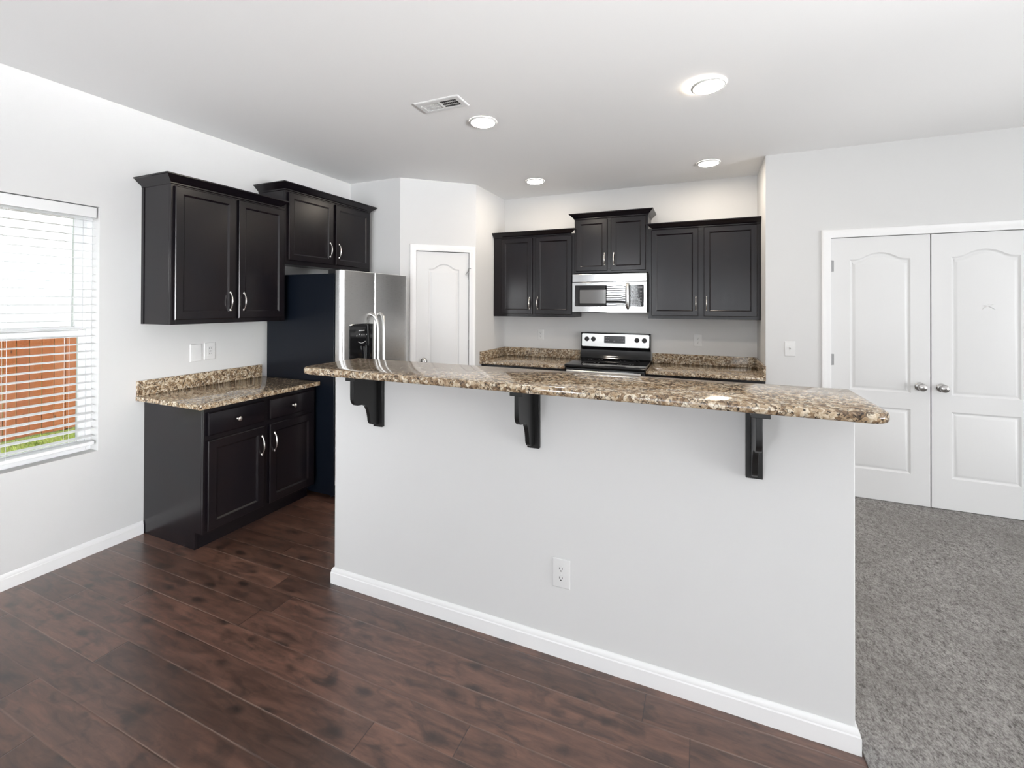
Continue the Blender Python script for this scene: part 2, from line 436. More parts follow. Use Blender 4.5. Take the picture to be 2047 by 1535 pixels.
# ------------------------------------------------------------------ moulded two panel doors
def arch_poly(x0, x1, z0, zs, za, n=20):
    """counter-clockwise outline with an arched top (eyebrow arch)"""
    pts = [(x0, z0), (x1, z0), (x1, zs)]
    if za > zs:
        for i in range(n+1):
            t = i/n; x = x1+(x0-x1)*t; u = min(1, max(0, (abs(t-.5)*2)/.88))
            pts.append((x, zs+(za-zs)*(1-(.75*(u/.68)**2 if u < .68 else 1-.25*((1-u)/.32)**2))))
        q = [pts[0], pts[1]]
        for p in pts[2:]:
            if abs(p[0]-q[-1][0])+abs(p[1]-q[-1][1]) > .002: q.append(p)
        q.append((x0, zs)) if abs(q[-1][0]-x0) > .002 else None
        return q
    pts.append((x0, zs)); return pts
def molded_leaf(name, w, h, panels, parent, t=.035):
    """door leaf: front at local y = 0 facing -y, x 0..w, z 0..h; moulded panels pressed into the front"""
    m = MB(); outer = [(0, 0), (w, 0), (w, h), (0, h)]
    loops = [[Vector((x, 0, z)) for x, z in outer]]+[[Vector((x, 0, z)) for x, z in p] for p in panels]
    flat = [p for l in loops for p in l]; vs = [m.v(p) for p in flat]
    for tri in tessellate_polygon(loops): m.face([vs[i] for i in tri])
    for p in panels:
        st = [(0, 0), (.007, .006), (.012, .009), (.018, .009), (.031, .0022), (.037, .0008)]
        m.rings([[(x, y, z) for x, z in offset(p, d)] for d, y in st], cap0=False, cap1=False)
        ins = offset(p, .037); lv = [Vector((x, .0008, z)) for x, z in ins]; q = [m.v(c) for c in lv]
        for tri in tessellate_polygon([lv]): m.face([q[i] for i in tri])
    m.rings([[(x, 0, z) for x, z in outer], [(x, t, z) for x, z in outer]], cap0=False)
    return m.obj(name, M['door'], parent, smooth=25)
def door_knob(parent, x, z):
    m = MB()
    m.lathe([(.030, 0), (.031, .004), (.027, .008), (.012, .011), (.011, .026), (.020, .031), (.027, .040), (.0285, .050), (.025, .060), (.014, .066), (.002, .068)], (x, 0, z), (0, -1, 0), 32)
    o = m.obj('door_knob', M['knob'], parent); o['label'] = 'round satin metal knob'; return o
def hinge(parent, x, z):
    m = MB(); m.tube([(x, -.004, z-.045), (x, -.004, z+.045)], .0065, 10); m.box(x-.004, x+.018, -.0015, .002, z-.044, z+.044)
    o = m.obj('hinge', M['hinge'], parent); o['label'] = 'grey metal door hinge'; return o
def panels_for(w, sx0, sx1):
    return [arch_poly(sx0, sx1, .238, .728, .728), arch_poly(sx0, sx1, .848, 1.868, 1.920)]
# closet leaves
L1w = 1.5745-.9615
d = thing('door_1', 'left leaf of the white double closet door, knob on its right edge', 'door', (.9615, YF+.004, .012), 0, None, 'structure')
molded_leaf('leaf', L1w, 2.030, [[(x, z-.012) for x, z in p] for p in panels_for(0, 1.084-.9615, 1.459-.9615)], d)
door_knob(d, 1.512-.9615, .902-.012); hinge(d, -.001, 1.811); hinge(d, -.001, 1.066); hinge(d, -.001, .25)
d = thing('door_2', 'right leaf of the white double closet door, dented upper panel', 'door', (1.5815, YF+.004, .012), 0, None, 'structure')
lf = molded_leaf('leaf', L1w, 2.030, [[(x, z-.012) for x, z in p] for p in panels_for(0, 1.695-1.5815, 2.070-1.5815)], d)
door_knob(d, 1.638-1.5815, .902-.012)
m = MB()   # the crumpled dent pressed into the right leaf
for a, ln in ((.30, .034), (pi-.05, .032), (-.62, .055), (pi+.75, .05)):
    c = Vector((1.897-1.5815, 0, 1.512-.012)); e = c+Vector((cos(a)*ln, 0, sin(a)*ln))
    m.tube([c+Vector((0, .0012, 0)), (c+e)/2+Vector((0, .0002, 0)), e+Vector((0, .0022, 0))], [.006, .005, .0015], 8)
o = m.obj('dent_crease', M['door'], d); o['label'] = 'crossed crease of a dent in the panel'
# pantry door on the diagonal
ang = math.atan2(dd.y, dd.x)
pw = DX1-DX0-.007; p0 = on_diag(DX0+.0035, -.006)
d = thing('door_3', 'white arched-panel pantry door between fridge and back cabinets', 'door', (p0[0], p0[1], .012), ang, None, 'structure')
molded_leaf('leaf', pw, 2.028, [[(x, z-.012) for x, z in p] for p in panels_for(0, .279-DX0, .596-DX0)], d)
door_knob(d, .236-DX0, .925); hinge(d, pw+.004, 1.80); hinge(d, pw+.004, 1.078); hinge(d, pw+.004, .25)
m = MB(); hx = pw+.004
m.tube([(hx+.012, -.030, 1.868), (hx, -.012, 1.868), (hx-.01, -.012, 1.862)], .004, 8); m.tube([(hx, -.012, 1.868), (hx-.012, -.030, 1.80), (hx-.02, -.032, 1.775)], .0035, 8)
m.tube([(hx-.004, -.012, 1.85), (hx-.045, -.03, 1.80)], .003, 8)
o = m.obj('hinge_pin_stop', M['hinge'], d); o['label'] = 'bent metal door stop on the top hinge'

# ------------------------------------------------------------------ left window
FX0, FX1 = XW-.155, XW-.078
d = thing('window_1', 'white vinyl sash window at the left edge with blind', 'window', (XW, WY0, WZ0), 0, None, 'structure')
def WB(): return MB()
def sub(mb, name, mat, bevel=.003):
    o = mb.obj(name, mat, None, bevel=bevel); o.parent = d; o.matrix_parent_inverse = Matrix.Translation(-Vector((XW, WY0, WZ0))); return o
m = MB(); e = .026
m.box(FX0, FX1, WY0, WY0+e, WZ0, WZ1); m.box(FX0, FX1, WY1-e, WY1, WZ0, WZ1); m.box(FX0, FX1, WY0+e, WY1-e, WZ0, WZ0+.03); m.box(FX0, FX1, WY0+e, WY1-e, WZ1-e, WZ1)
sub(m, 'window_frame', M['vinyl'])
def sash(name, x0, x1, z0, z1, st, rb, rt_):
    m = MB(); a, b = WY0+e, WY1-e
    m.box(x0, x1, a, a+st, z0, z1); m.box(x0, x1, b-st, b, z0, z1); m.box(x0, x1, a+st, b-st, z0, z0+rb); m.box(x0, x1, a+st, b-st, z1-rt_, z1)
    s_ = sub(m, name, M['vinyl'])
    g = MB().box((x0+x1)/2-.002, (x0+x1)/2+.002, a+st-.004, b-st+.004, z0+rb-.004, z1-rt_+.004)
    gl = g.obj('pane', M['glass'], None); gl.parent = s_
    return s_
sash('lower_sash', XW-.112, XW-.084, WZ0+.03, 1.345, .034, .034, .038)
sash('upper_sash', XW-.150, XW-.122, 1.325, WZ1-e, .040, .045, .04)
m = MB().box(XW-.104, XW-.080, 1.00, 1.06, 1.345, 1.357); m.tube([(XW-.09, 1.02, 1.358), (XW-.078, 1.05, 1.362)], .005)
sub(m, 'sash_lock', M['vinyl'], 0)

# the blind inside the recess
b = thing('window_blind', 'white horizontal slat blind hanging in the window at the left edge', 'blind', (XW, WY1, WZ1))
O_ = Matrix.Translation(-Vector((XW, WY1, WZ1)))
def bsub(mb, name, mat, bevel=0, smooth=35):
    o = mb.obj(name, mat, None, bevel=bevel, smooth=smooth); o.parent = b; o.matrix_parent_inverse = O_; return o
BX0, BX1, BY0, BY1 = XW-.066, XW-.014, WY0+.012, WY1-.012
bsub(MB().box(BX0, BX1-.004, BY0, BY1, 2.035, 2.086), 'headrail', M['vinyl'], .002)
m = MB(); q = [(BX1-.002, BY0), (BX1+.006, BY0), (BX1+.006, BY1-.008), (BX1+.002, BY1+.002), (BX1-.006, BY1+.006), (BX0, BY1+.006), (BX0, BY1+.001), (BX1-.006, BY1+.001), (BX1-.002, BY1-.006)]
m.prism(q, 'z', 2.028, 2.090); bsub(m, 'valance', M['vinyl'], .0015)
m = MB()
zs = [2.012-.0467*i for i in range(29)]
for z in zs:
    arc = [(BX0+(BX1-BX0)*i/6, z+.0016*(1-((i-3)/3)**2)+.0014*(3-i)/3) for i in range(7)]
    q = arc+[(x, zz-.0022) for x, zz in arc[::-1]]
    m.prism(q, 'y', BY0, BY1)
o = bsub(m, 'slats', M['vinyl'], 0, 50)
bsub(MB().box(BX0, BX1, BY0, BY1, .652, .674), 'bottom_rail', M['vinyl'], .003)
for cy_ in (1.372, 1.118, .70):
    m = MB()
    for x in (BX0-.001, BX1+.001): m.tube([(x, cy_, 2.03), (x, cy_, .674)], .0008, 6)
    for z in zs: m.tube([(BX0-.001, cy_, z-.002), (BX1+.001, cy_, z-.002)], .0008, 5)
    bsub(m, 'ladder_cord', M['vinyl'])

# ------------------------------------------------------------------ rear and east windows (behind the photographer)
def far_window(name, lab, x0, x1, z0, z1, axis='y', pos=REAR-.10, blind=False, mull=1):
    m = MB(); e = .05
    def bx(a0, a1, zz0, zz1, t0=-.03, t1=.03):
        if axis == 'y': m.box(a0, a1, pos+t0, pos+t1, zz0, zz1)
        else: m.box(pos+t0, pos+t1, a0, a1, zz0, zz1)
    bx(x0, x0+e, z0, z1); bx(x1-e, x1, z0, z1); bx(x0+e, x1-e, z0, z0+e); bx(x0+e, x1-e, z1-e, z1)
    for i in range(mull):
        c = x0+(x1-x0)*(i+1)/(mull+1); bx(c-.03, c+.03, z0+e, z1-e)
    if blind: bx(x0+e, x1-e, (z0+z1)/2-.025, (z0+z1)/2+.025)
    o = struct(name, m, M['vinyl']); o['label'] = lab
    if blind:
        m = MB(); n = int((z1-z0-.08)/.060)
        for i in range(n):
            z = z1-.06-.060*i; a = .40
            m.prism([(REAR-.040+u*cos(a)-w*sin(a), z+u*sin(a)+w*cos(a)) for u, w in ((-.031, -.0015), (.031, -.0015), (.031, .0015), (-.031, .0015))], 'x', x0+.01, x1-.01)
        c = m.obj('slats', M['cab'], o)  # dark colour stands in for backlit slats, so the microwave mirrors stripes
    return o
far_window('window_2', 'rear window, slat blind coloured dark to reflect as stripes', -2.62, -1.68, .70, 2.45, blind=True, mull=0)
far_window('door_4', 'glazed sliding door in rear wall', -.8, 1.5, 0, 2.1)
far_window('window_3', 'wide east window', -3.0, 1.8, .1, 2.4, axis='x', pos=EAST+.08, mull=3)

# ------------------------------------------------------------------ cabinets (local: x along the wall, front faces -y, wall at y = 0)
def pull(parent, x, z, y=0.0, ln=.128):
    m = MB(); h = ln/2
    zs_ = [-1, -.92, -.80, -.66, -.5, -.3, -.1, .1, .3, .5, .66, .80, .92, 1]
    path = []; rad = []
    for u in zs_:
        out = .004+.024*(max(0, 1-(abs(u)/.92)**2.2))**.75 if abs(u) < .92 else .005
        path.append((x, y-out, z+u*h)); rad.append(.0065 if abs(u) > .9 else (.0042 if abs(u) > .6 else .0042+.0026*(1-abs(u)/.6)))
    m.tube(path, rad, 10)
    for s in (-1, 1):
        m.ellipsoid((x, y-.005, z+s*h*.92), (.0075, .006, .010), 12, 6)
    o = m.obj('handle', M['nickel'], parent, smooth=60); o['label'] = 'curved satin nickel pull'; return o
def knob(parent, x, z, y=0.0):
    m = MB(); m.lathe([(.009, 0), (.0085, .003), (.005, .007), (.005, .013), (.011, .017), (.0145, .021), (.014, .026), (.009, .030), (.001, .031)], (x, y, z), (0, -1, 0), 22)
    o = m.obj('knob', M['nickel'], parent); o['label'] = 'small round satin nickel knob'; return o
def rect(x0, x1, z0, z1, d): return [(x0+d, z0+d), (x1-d, z0+d), (x1-d, z1-d), (x0+d, z1-d)]
def panel_door(parent, x0, x1, z0, z1, yf, stile=.046, t=.019, name='door'):
    m = MB()
    st = [(0, 0), (0, -t+.004), (.004, -t), (stile, -t), (stile+.004, -t+.002), (stile+.011, -t+.008)]
    m.rings([[(x, yf+y, z) for x, z in rect(x0, x1, z0, z1, d)] for d, y in st])
    return m.obj(name, M['cab'], parent, smooth=20)
def slab_front(parent, x0, x1, z0, z1, yf, t=.019):
    m = MB()
    st = [(0, 0), (0, -t+.005), (.005, -t+.001), (.008, -t)]
    m.rings([[(x, yf+y, z) for x, z in rect(x0, x1, z0, z1, d)] for d, y in st])
    return m.obj('drawer', M['cab'], parent, smooth=20)
CRP = [(0, 0), (.006, .004), (.006, .012), (.012, .018), (.026, .030), (.040, .044), (.046, .050), (.052, .052), (.052, .060), (0, .060)]
def crown(parent, x0, x1, dep, z, rl, rr):
    """rl / rr: None = cut flush, otherwise the y where the mitred return stops"""
    m = MB(); R = []
    if rl is not None: R.append([(x0-o, rl, z+h) for o, h in CRP])
    R.append([((x0-o) if rl is not None else x0, -dep-o, z+h) for o, h in CRP])
    R.append([((x1+o) if rr is not None else x1, -dep-o, z+h) for o, h in CRP])
    if rr is not None: R.append([(x1+o, rr, z+h) for o, h in CRP])
    m.rings(R); return m.obj('crown_molding', M['cab'], parent, smooth=25)
def wall_cabinet(lab, loc, rz, w, z0, z1, doors, handles, cr, dep=.305, filler=None):
    """z1 is the top of the box; cr = (x0, x1, rl, rr)"""
    t = thing('wall_cabinet', lab, 'cabinet', (loc[0], loc[1], z0), rz, 'dark wall cabinets')
    h = z1-z0; m = MB()
    ff = .019                                              # case with recessed bottom and a face frame
    m.box(0, .016, -dep+ff, 0, 0, h); m.box(w-.016, w, -dep+ff, 0, 0, h); m.box(.016, w-.016, -dep+ff, 0, .012, .028)
    m.box(.016, w-.016, -dep+ff, 0, h-.016, h); m.box(.016, w-.016, -.008, 0, .028, h-.016)
    m.obj('cabinet_box', M['cab'], t, bevel=.0015)
    m = MB(); xs = [doors[0][0]+.012]+[None]
    m.box(0, doors[0][0]+.012, -dep, -dep+ff, 0, h); m.box(doors[-1][1]-.012, w, -dep, -dep+ff, 0, h)
    m.box(doors[0][0]+.012, doors[-1][1]-.012, -dep, -dep+ff, 0, .038); m.box(doors[0][0]+.012, doors[-1][1]-.012, -dep, -dep+ff, h-.045, h)
    c0, c1 = doors[0][1]-.012, doors[1][0]+.012
    m.box(c0, c1, -dep, -dep+ff, .038, h-.045)
    m.obj('face_frame', M['cab'], t, bevel=.001)
    if filler: MB().box(-.004, -.0002, -.026, -.0002, 0, h-.012).obj('scribe_strip', M['cab'], t)
    for (x0, x1, dz0, dz1), hx in zip(doors, handles):
        dr = panel_door(t, x0, x1, dz0-z0, dz1-z0, -dep)
        pull(dr, hx[0], (hx[1]+hx[2])/2-z0, -dep-.019, hx[2]-hx[1])
    crown(t, cr[0], cr[1], dep, h-.012, cr[2], cr[3])
    return t
RL = radians(90)
DEP = .305
# left wall: origin at the near end of each cabinet; local x = world y
Y0 = 1.728
wall_cabinet('tall two-door dark wall cabinet on the left wall, above the short granite counter', (XW, Y0), RL, 2.562-Y0, 1.374, 2.276,
    [(1.745-Y0, 2.140-Y0, 1.405, 2.255), (2.166-Y0, 2.542-Y0, 1.405, 2.255)], [(2.100-Y0, 1.461, 1.590), (2.200-Y0, 1.461, 1.590)],
    (0, 2.512-Y0, 0, -DEP), filler=True)
Y0 = 2.563
wall_cabinet('short raised dark wall cabinet above the refrigerator', (XW, Y0), RL, 3.552-Y0, 1.828, 2.436,
    [(2.584-Y0, 3.050-Y0, 1.862, 2.412), (3.086-Y0, 3.530-Y0, 1.862, 2.412)], [(3.012-Y0, 1.925, 2.055), (3.118-Y0, 1.925, 2.055)],
    (0, 3.552-Y0, 0, 0))
# back wall
wall_cabinet('two-door dark wall cabinet left of the microwave, beside the pantry wall', (-2.166, YB), 0, 2.166-1.224, 1.374, 2.262,
    [(-2.066+2.166, -1.697+2.166, 1.402, 2.240), (-1.655+2.166, -1.252+2.166, 1.402, 2.240)], [(-1.722+2.166, 1.459, 1.587), (-1.629+2.166, 1.459, 1.587)],
    (0, 2.166-1.266, None, -DEP))
wall_cabinet('short raised dark wall cabinet directly above the microwave', (-1.2235, YB), 0, 1.2235-.4785, 1.836, 2.410,
    [(-1.205+1.2235, -.879+1.2235, 1.856, 2.392), (-.840+1.2235, -.500+1.2235, 1.856, 2.392)], [(-.904+1.2235, 1.912, 2.036), (-.811+1.2235, 1.912, 2.036)],
    (0, 1.2235-.4785, 0, 0))
wall_cabinet('widest dark wall cabinet right of the microwave, against the closet wall', (-.478, YB), 0, .500+.478, 1.374, 2.256,
    [(-.446+.478, -.021+.478, 1.402, 2.240), (.028+.478, .470+.478, 1.402, 2.240)], [(-.041+.478, 1.458, 1.587), (.051+.478, 1.458, 1.587)],
    (.042, .500+.478, -DEP, None))

def base_cabinet(lab, loc, rz, w, doors, drawers, hand, knobs, dep=.603, top=.8715):
    t = thing('base_cabinet', lab, 'cabinet', (loc[0], loc[1], 0), rz, 'dark base cabinets')
    m = MB(); K, KH = .075, .105
    side = [(0, 0), (-dep+K, 0), (-dep+K, KH), (-dep+.019, KH), (-dep+.019, top), (0, top)]
    m.prism(side, 'x', 0, .018); m.prism(side, 'x', w-.018, w)
    m.box(.018, w-.018, -dep+.019, 0, KH, KH+.016); m.box(.018, w-.018, -.01, 0, KH+.016, top)
    m.box(.018, w-.018, -dep+.019, 0, top-.016, top)
    m.obj('cabinet_box', M['cab'], t, bevel=.0012)
    m = MB()
    m.box(0, doors[0][0]+.012, -dep, -dep+.019, KH, top); m.box(doors[-1][1]-.012, w, -dep, -dep+.019, KH, top)
    a, b_ = doors[0][0]+.012, doors[-1][1]-.012
    m.box(a, b_, -dep, -dep+.019, KH, .140); m.box(a, b_, -dep, -dep+.019, top-.045, top); m.box(a, b_, -dep, -dep+.019, .665, .705)
    for q, r in zip(doors, doors[1:]): m.box(q[1]-.012, r[0]+.012, -dep, -dep+.019, .140, .665); m.box(q[1]-.012, r[0]+.012, -dep, -dep+.019, .705, top-.045)
    m.obj('face_frame', M['cab'], t, bevel=.001)
    MB().box(.018, w-.018, -dep+K, -dep+K+.012, 0, KH).obj('toe_kick', M['cab'], t)
    for (x0, x1), hx in zip(doors, hand):
        dr = panel_door(t, x0, x1, .122, .670, -dep, .050); pull(dr, hx, .544, -dep-.019, .131)
    for (x0, x1), kx in zip(drawers, knobs):
        dr = slab_front(t, x0, x1, .701, .842, -dep); knob(dr, kx, .767, -dep-.019)
    return t
Y0 = 1.747
base_cabinet('dark base cabinet with two doors and two drawers left of the refrigerator', (XW, Y0), RL, 2.588-Y0,
    [(1.766-Y0, 2.146-Y0), (2.186-Y0, 2.566-Y0)], [(1.766-Y0, 2.146-Y0), (2.186-Y0, 2.566-Y0)],
    [2.122-Y0, 2.218-Y0], [1.950-Y0, 2.375-Y0])
X0 = -2.166
base_cabinet('dark base cabinet under the back counter left of the stove', (X0, YB), 0, -1.232-X0, [(.035, .455), (.490, .915)], [(.035, .455), (.490, .915)], [.43, .515], [.245, .70])
X0 = -.462
base_cabinet('dark base cabinet under the back counter right of the stove', (X0, YB), 0, .500-X0, [(.02, .465), (.497, .945)], [(.02, .465), (.497, .945)], [.44, .522], [.24, .72])

# ------------------------------------------------------------------ granite
def rounded(x0, x1, y0, y1, r, n=6):
    """plan polygon; r = radii at (x0,y0),(x1,y0),(x1,y1),(x0,y1)"""
    pts = []
    for (cx, cy, a0), rr in zip(((x0, y0, pi), (x1, y0, 1.5*pi), (x1, y1, 0), (x0, y1, .5*pi)), r):
        if rr == 0: pts.append((cx, cy)); continue
        ox = cx+rr if cx == x0 else cx-rr; oy = cy+rr if cy == y0 else cy-rr
        for i in range(n+1): pts.append((ox+rr*cos(a0+i/n*pi/2), oy+rr*sin(a0+i/n*pi/2)))
    return pts
def slab(name, lab, cat, poly, z0, z1, e=.006, group=None):
    m = MB(); st = [(e, z0), (e*.3, z0+e*.3), (0, z0+e), (0, z1-e), (e*.3, z1-e*.3), (e, z1)]
    m.rings([[(x, y, z) for x, y in offset(poly, d)] for d, z in st])
    o = m.obj(name, M['granite'], smooth=50); return tag(o, lab, cat, group)
slab('bar_top', 'long raised granite bar top on the white half wall', 'countertop', rounded(-1.836, .518, 1.603, 2.030, (.075, .06, .008, .008), 8), 1.163, 1.196, .010)
slab('countertop', 'short granite counter on the base cabinet at the left wall', 'countertop', rounded(XW+.001, XW+.650, 1.698, 2.600, (0, .012, .004, 0)), .874, .905, .005, 'granite counters')
slab('countertop', 'granite counter on the back wall left of the stove', 'countertop', rounded(P2.x+.001, -1.231, YB-.648, YB-.001, (0, .004, 0, 0)), .874, .905, .005, 'granite counters')
slab('countertop', 'granite counter on the back wall right of the stove', 'countertop', rounded(-.462, XR-.001, YB-.648, YB-.001, (.004, 0, 0, 0)), .874, .905, .005, 'granite counters')
def splash(lab, x0, x1, y0, y1):
    m = MB().box(x0, x1, y0, y1, .905, 1.004); o = m.obj('backsplash', M['granite'], bevel=.002)
    return tag(o, lab, 'backsplash', 'granite backsplashes')
splash('low granite backsplash along the left wall behind the short counter', XW+.001, XW+.021, 1.700, 2.585)
splash('low granite backsplash on the back wall left of the stove', P2.x+.022, -1.231, YB-.021, YB-.001)
splash('short granite side splash against the pantry wall', P2.x+.001, P2.x+.021, YB-.645, YB-.001)
splash('low granite backsplash on the back wall right of the stove', -.462, XR-.022, YB-.021, YB-.001)
splash('short granite side splash against the closet side wall', XR-.021, XR-.001, YB-.645, YB-.001)

# corbels under the bar top
def make_corbel(lab):
    t = thing('corbel', lab, 'bracket', (0, IY0, 1.163), 0, 'black corbels under the bar top')
    MB().box(-.0275, .0275, -.020, 0, -.282, -.0185).obj('back_plate', M['blackwood'], t, bevel=.0015)
    MB().box(-.0275, .0275, -.218, 0, -.018, 0).obj('top_plate', M['blackwood'], t, bevel=.0015)
    def P(y, z): return (y-IY0, z-1.163)
    q = [P(1.826, 1.145), P(1.644, 1.145), P(1.644, 1.075)]
    q += [P(1.682-.038*cos(a), 1.062-.042*sin(a)) for a in [i/8*pi/2 for i in range(1, 9)]]
    q += [P(1.705, 1.018), P(1.722, 1.015), P(1.738, 1.004), P(1.750, .985), P(1.758, .962), P(1.763, .940)]
    q += [P(1.793-.030*cos(a), .936-.034*sin(a)) for a in [i/6*pi/2 for i in range(1, 7)]]
    q += [P(1.806, .902), P(1.806, .896), P(1.826, .896)]
    MB().prism(q, 'x', -.0095-.0035, .0095-.0035).obj('bracket_arm', M['blackwood'], t, bevel=.0012, smooth=30)
    return t
def make_blackwood():
    k = N('black_painted_wood'); n = k.noise(k.coord((30, 30, 4)), 3, 3)
    k.set(Base_Color=(.009, .009, .009, 1), Roughness=.33); k.b.inputs['Specular IOR Level'].default_value = .35; k.bump(n, .05, .002); return k.m
M['blackwood'] = make_blackwood()
c0 = make_corbel('leftmost black wooden corbel under the bar top')
c0.location.x = -1.5225
for x, lab in ((-.6745, 'middle black wooden corbel under the bar top'), (.1795, 'rightmost black wooden corbel under the bar top')):
    c = copy_tree(c0); c.location.x = x; c['label'] = lab

# ------------------------------------------------------------------ refrigerator (local x = world y, front faces -y)
FW, FB, FD0, FD1 = .828, .735, .742, .812
t = thing('refrigerator', 'side-by-side stainless refrigerator with black side, between counter and pantry', 'refrigerator', (XW+.040, 2.612, 0), RL)
m = MB().box(0, FW, -FB, 0, .03, 1.745); m.box(.02, FW-.02, -FB-.02, -FB, .02, .105)
for x in (.05, FW-.05):
    for y in (-.06, -FB+.06): m.lathe([(.018, 0), (.018, .03)], (x, y, 0), (0, 0, 1), 12)
m.obj('cabinet_body', M['fridgeside'], t, bevel=.004)
def fdoor(name, x0, x1, rl, rr):
    q = [(x0, -FD0), (x0, -FD1+rl)]
    for i in range(1, 9):
        a = i/8*pi/2; q.append((x0+rl-rl*cos(a), -FD1+rl-rl*sin(a)))
    for i in range(0, 9):
        a = i/8*pi/2; q.append((x1-rr+rr*sin(a), -FD1+rr-rr*cos(a)))
    q.append((x1, -FD0)); m = MB()
    m.prism(q[::-1], 'z', .112, 1.772)
    return m.obj(name, M['steel'], t, bevel=.004, smooth=40)
fz = fdoor('freezer_door', .002, .370, .036, .010)
rf = fdoor('fridge_door', .376, FW-.002, .010, .030)
MB().box(.012, .085, -.80, -.66, 1.745, 1.778).obj('hinge_cover', M['blacksatin'], t, bevel=.004)
MB().box(FW-.085, FW-.012, -.78, -.66, 1.745, 1.766).obj('hinge_cover', M['blacksatin'], t, bevel=.004)
def fhandle(dr, x, bend):
    path = [(x+bend*.020, -FD1+.006, 1.425), (x+bend*.018, -FD1-.018, 1.420), (x+bend*.012, -FD1-.040, 1.400), (x+bend*.004, -FD1-.053, 1.360), (x, -FD1-.058, 1.30)]
    path += [(x, -FD1-.060, z) for z in (1.2, 1.0, .85)]
    path += [(x, -FD1-.058, .75), (x+bend*.004, -FD1-.053, .68), (x+bend*.012, -FD1-.040, .645), (x+bend*.018, -FD1-.018, .622), (x+bend*.02, -FD1+.006, .618)]
    m = MB(); m.tube(path, [.015, .014]+[.0135]*9+[.014, .015], 14)
    o = m.obj('handle', M['steel_range'], dr, smooth=60); o['label'] = 'long bowed stainless handle'
fhandle(fz, .345, -1); fhandle(rf, .418, 1)
# dispenser in the freezer door
D0, D1, DZ0, DZ1 = .076, .346, .930, 1.345
m = MB()
topc = [(D1-(D1-D0)*i/10, DZ1+.006*(1-((i-5)/5)**2)) for i in range(11)]
outl = [(D0, DZ0), (D1, DZ0)]+topc
m.rings([[(x, -FD1+.004, z) for x, z in outl], [(x, -FD1-.004, z) for x, z in outl], [(x, -FD1-.007, z) for x, z in offset(outl, .005)]], cap1=False)
hole = [(D0+.03, DZ0+.03), (D1-.045, DZ0+.03), (D1-.045, 1.18), (D0+.03, 1.18)]
ou = offset(outl, .005); loops = [[Vector((x, -FD1-.007, z)) for x, z in ou], [Vector((x, -FD1-.007, z)) for x, z in hole]]
vs = [m.v(p) for l in loops for p in l]
for tri in tessellate_polygon(loops): m.face([vs[i] for i in tri])
m.rings([[(x, -FD1-.007, z) for x, z in hole], [(x, -FD1-.002, z) for x, z in hole]], cap0=False)
dp = m.obj('dispenser', M['black'], fz, smooth=30); dp['label'] = 'black ice and water dispenser panel'
m = MB()
dpm = m.box(.175, .241, -FD1-.0085, -FD1-.0065, 1.292, 1.299).obj('dispenser_lettering', M['mark'], fz); dpm['label'] = 'small pale strip of lettering'
for x, z in ((.150, 1.252), (.182, 1.261), (.208, 1.256), (.232, 1.256), (.262, 1.256)): MB().box(x, x+.007, -FD1-.0085, -FD1-.0065, z, z+.009).obj('dispenser_button', M['mark'], fz)
MB().tube([(.17+.08*i/8, -FD1-.008, 1.206-.012*sin(pi*i/8)) for i in range(9)], .002, 6).obj('dispenser_rim', M['mark'], fz)
m = MB(); m.tube([(.275, -FD1-.010, 1.335), (.278, -FD1-.012, 1.26), (.282, -FD1-.010, 1.17)], .006, 8)
m.obj('dispenser_trim', M['blacksatin'], fz, smooth=60); m = MB()
m.tube([(.235, -FD1-.006, 1.165), (.242, -FD1-.010, 1.10), (.246, -FD1-.006, .97)], .010, 8)
m.obj('dispenser_lever', M['blacksatin'], fz, smooth=60); m = MB(); m.tube([(.205, -FD1-.006, 1.17), (.205, -FD1-.010, 1.14)], .006, 8)
m.obj('dispenser_lever', M['blacksatin'], fz, smooth=60)

# ------------------------------------------------------------------ microwave (local origin at wall, front faces -y)
MX0, MW_ = -1.2215, .7415
t = thing('microwave', 'stainless over-the-range microwave with black glass, above the stove', 'microwave', (MX0, YB, 1.432), 0)
DP = .385
m = MB().box(0, MW_, -DP+.012, 0, 0, .386); m.box(.03, MW_-.03, -DP+.06, -.04, -.006, 0)
m.obj('microwave_body', M['blacksatin'], t, bevel=.003)
# top vent panel, door and control column
MB().box(0, MW_, -DP-.012, -DP+.012, .306, .388).obj('vent_panel', M['steel_oven'], t, bevel=.004)
m = MB(); dw = .582
fo = [(0, 0), (MW_, 0), (MW_, .302), (0, .302)]; ho = rounded(.026, MW_-.028, .058, .272, (.012,)*4, 4)
def holed(m, outer, hole, yf, yb):
    loops = [[Vector((x, yf, z)) for x, z in outer], [Vector((x, yf, z)) for x, z in hole]]
    vs = [m.v(p) for l in loops for p in l]
    for tri in tessellate_polygon(loops): m.face([vs[i] for i in tri])
    m.rings([[(x, yf, z) for x, z in hole], [(x, yf+.004, z) for x, z in hole]], cap0=False, cap1=False)
    m.rings([[(x, yf, z) for x, z in outer], [(x, yb, z) for x, z in outer]], cap0=False)
holed(m, fo, ho, -DP-.014, -DP+.010)
md = m.obj('door', M['steel_oven'], t, smooth=30, bevel=.0015)
def make_waveglass():
    k = N('wavy_black_glass'); k.set(Base_Color=(.014, .014, .015, 1), Roughness=.004); k.b.inputs['Specular IOR Level'].default_value = .7
    k.bump(k.noise(k.coord(), 9, 0), .06, .003); return k.m
M['waveglass'] = make_waveglass()
m = MB().prism(rounded(.027, .545, .059, .271, (.011, .002, .002, .011), 4), 'y', -DP-.0115, -DP-.004)
m.obj('door_glass', M['waveglass'], md, smooth=30)
m = MB().box(.079, .345, -DP-.0125, -DP-.011, .090, .226); m.obj('door_screen', M['grayglass'], md)
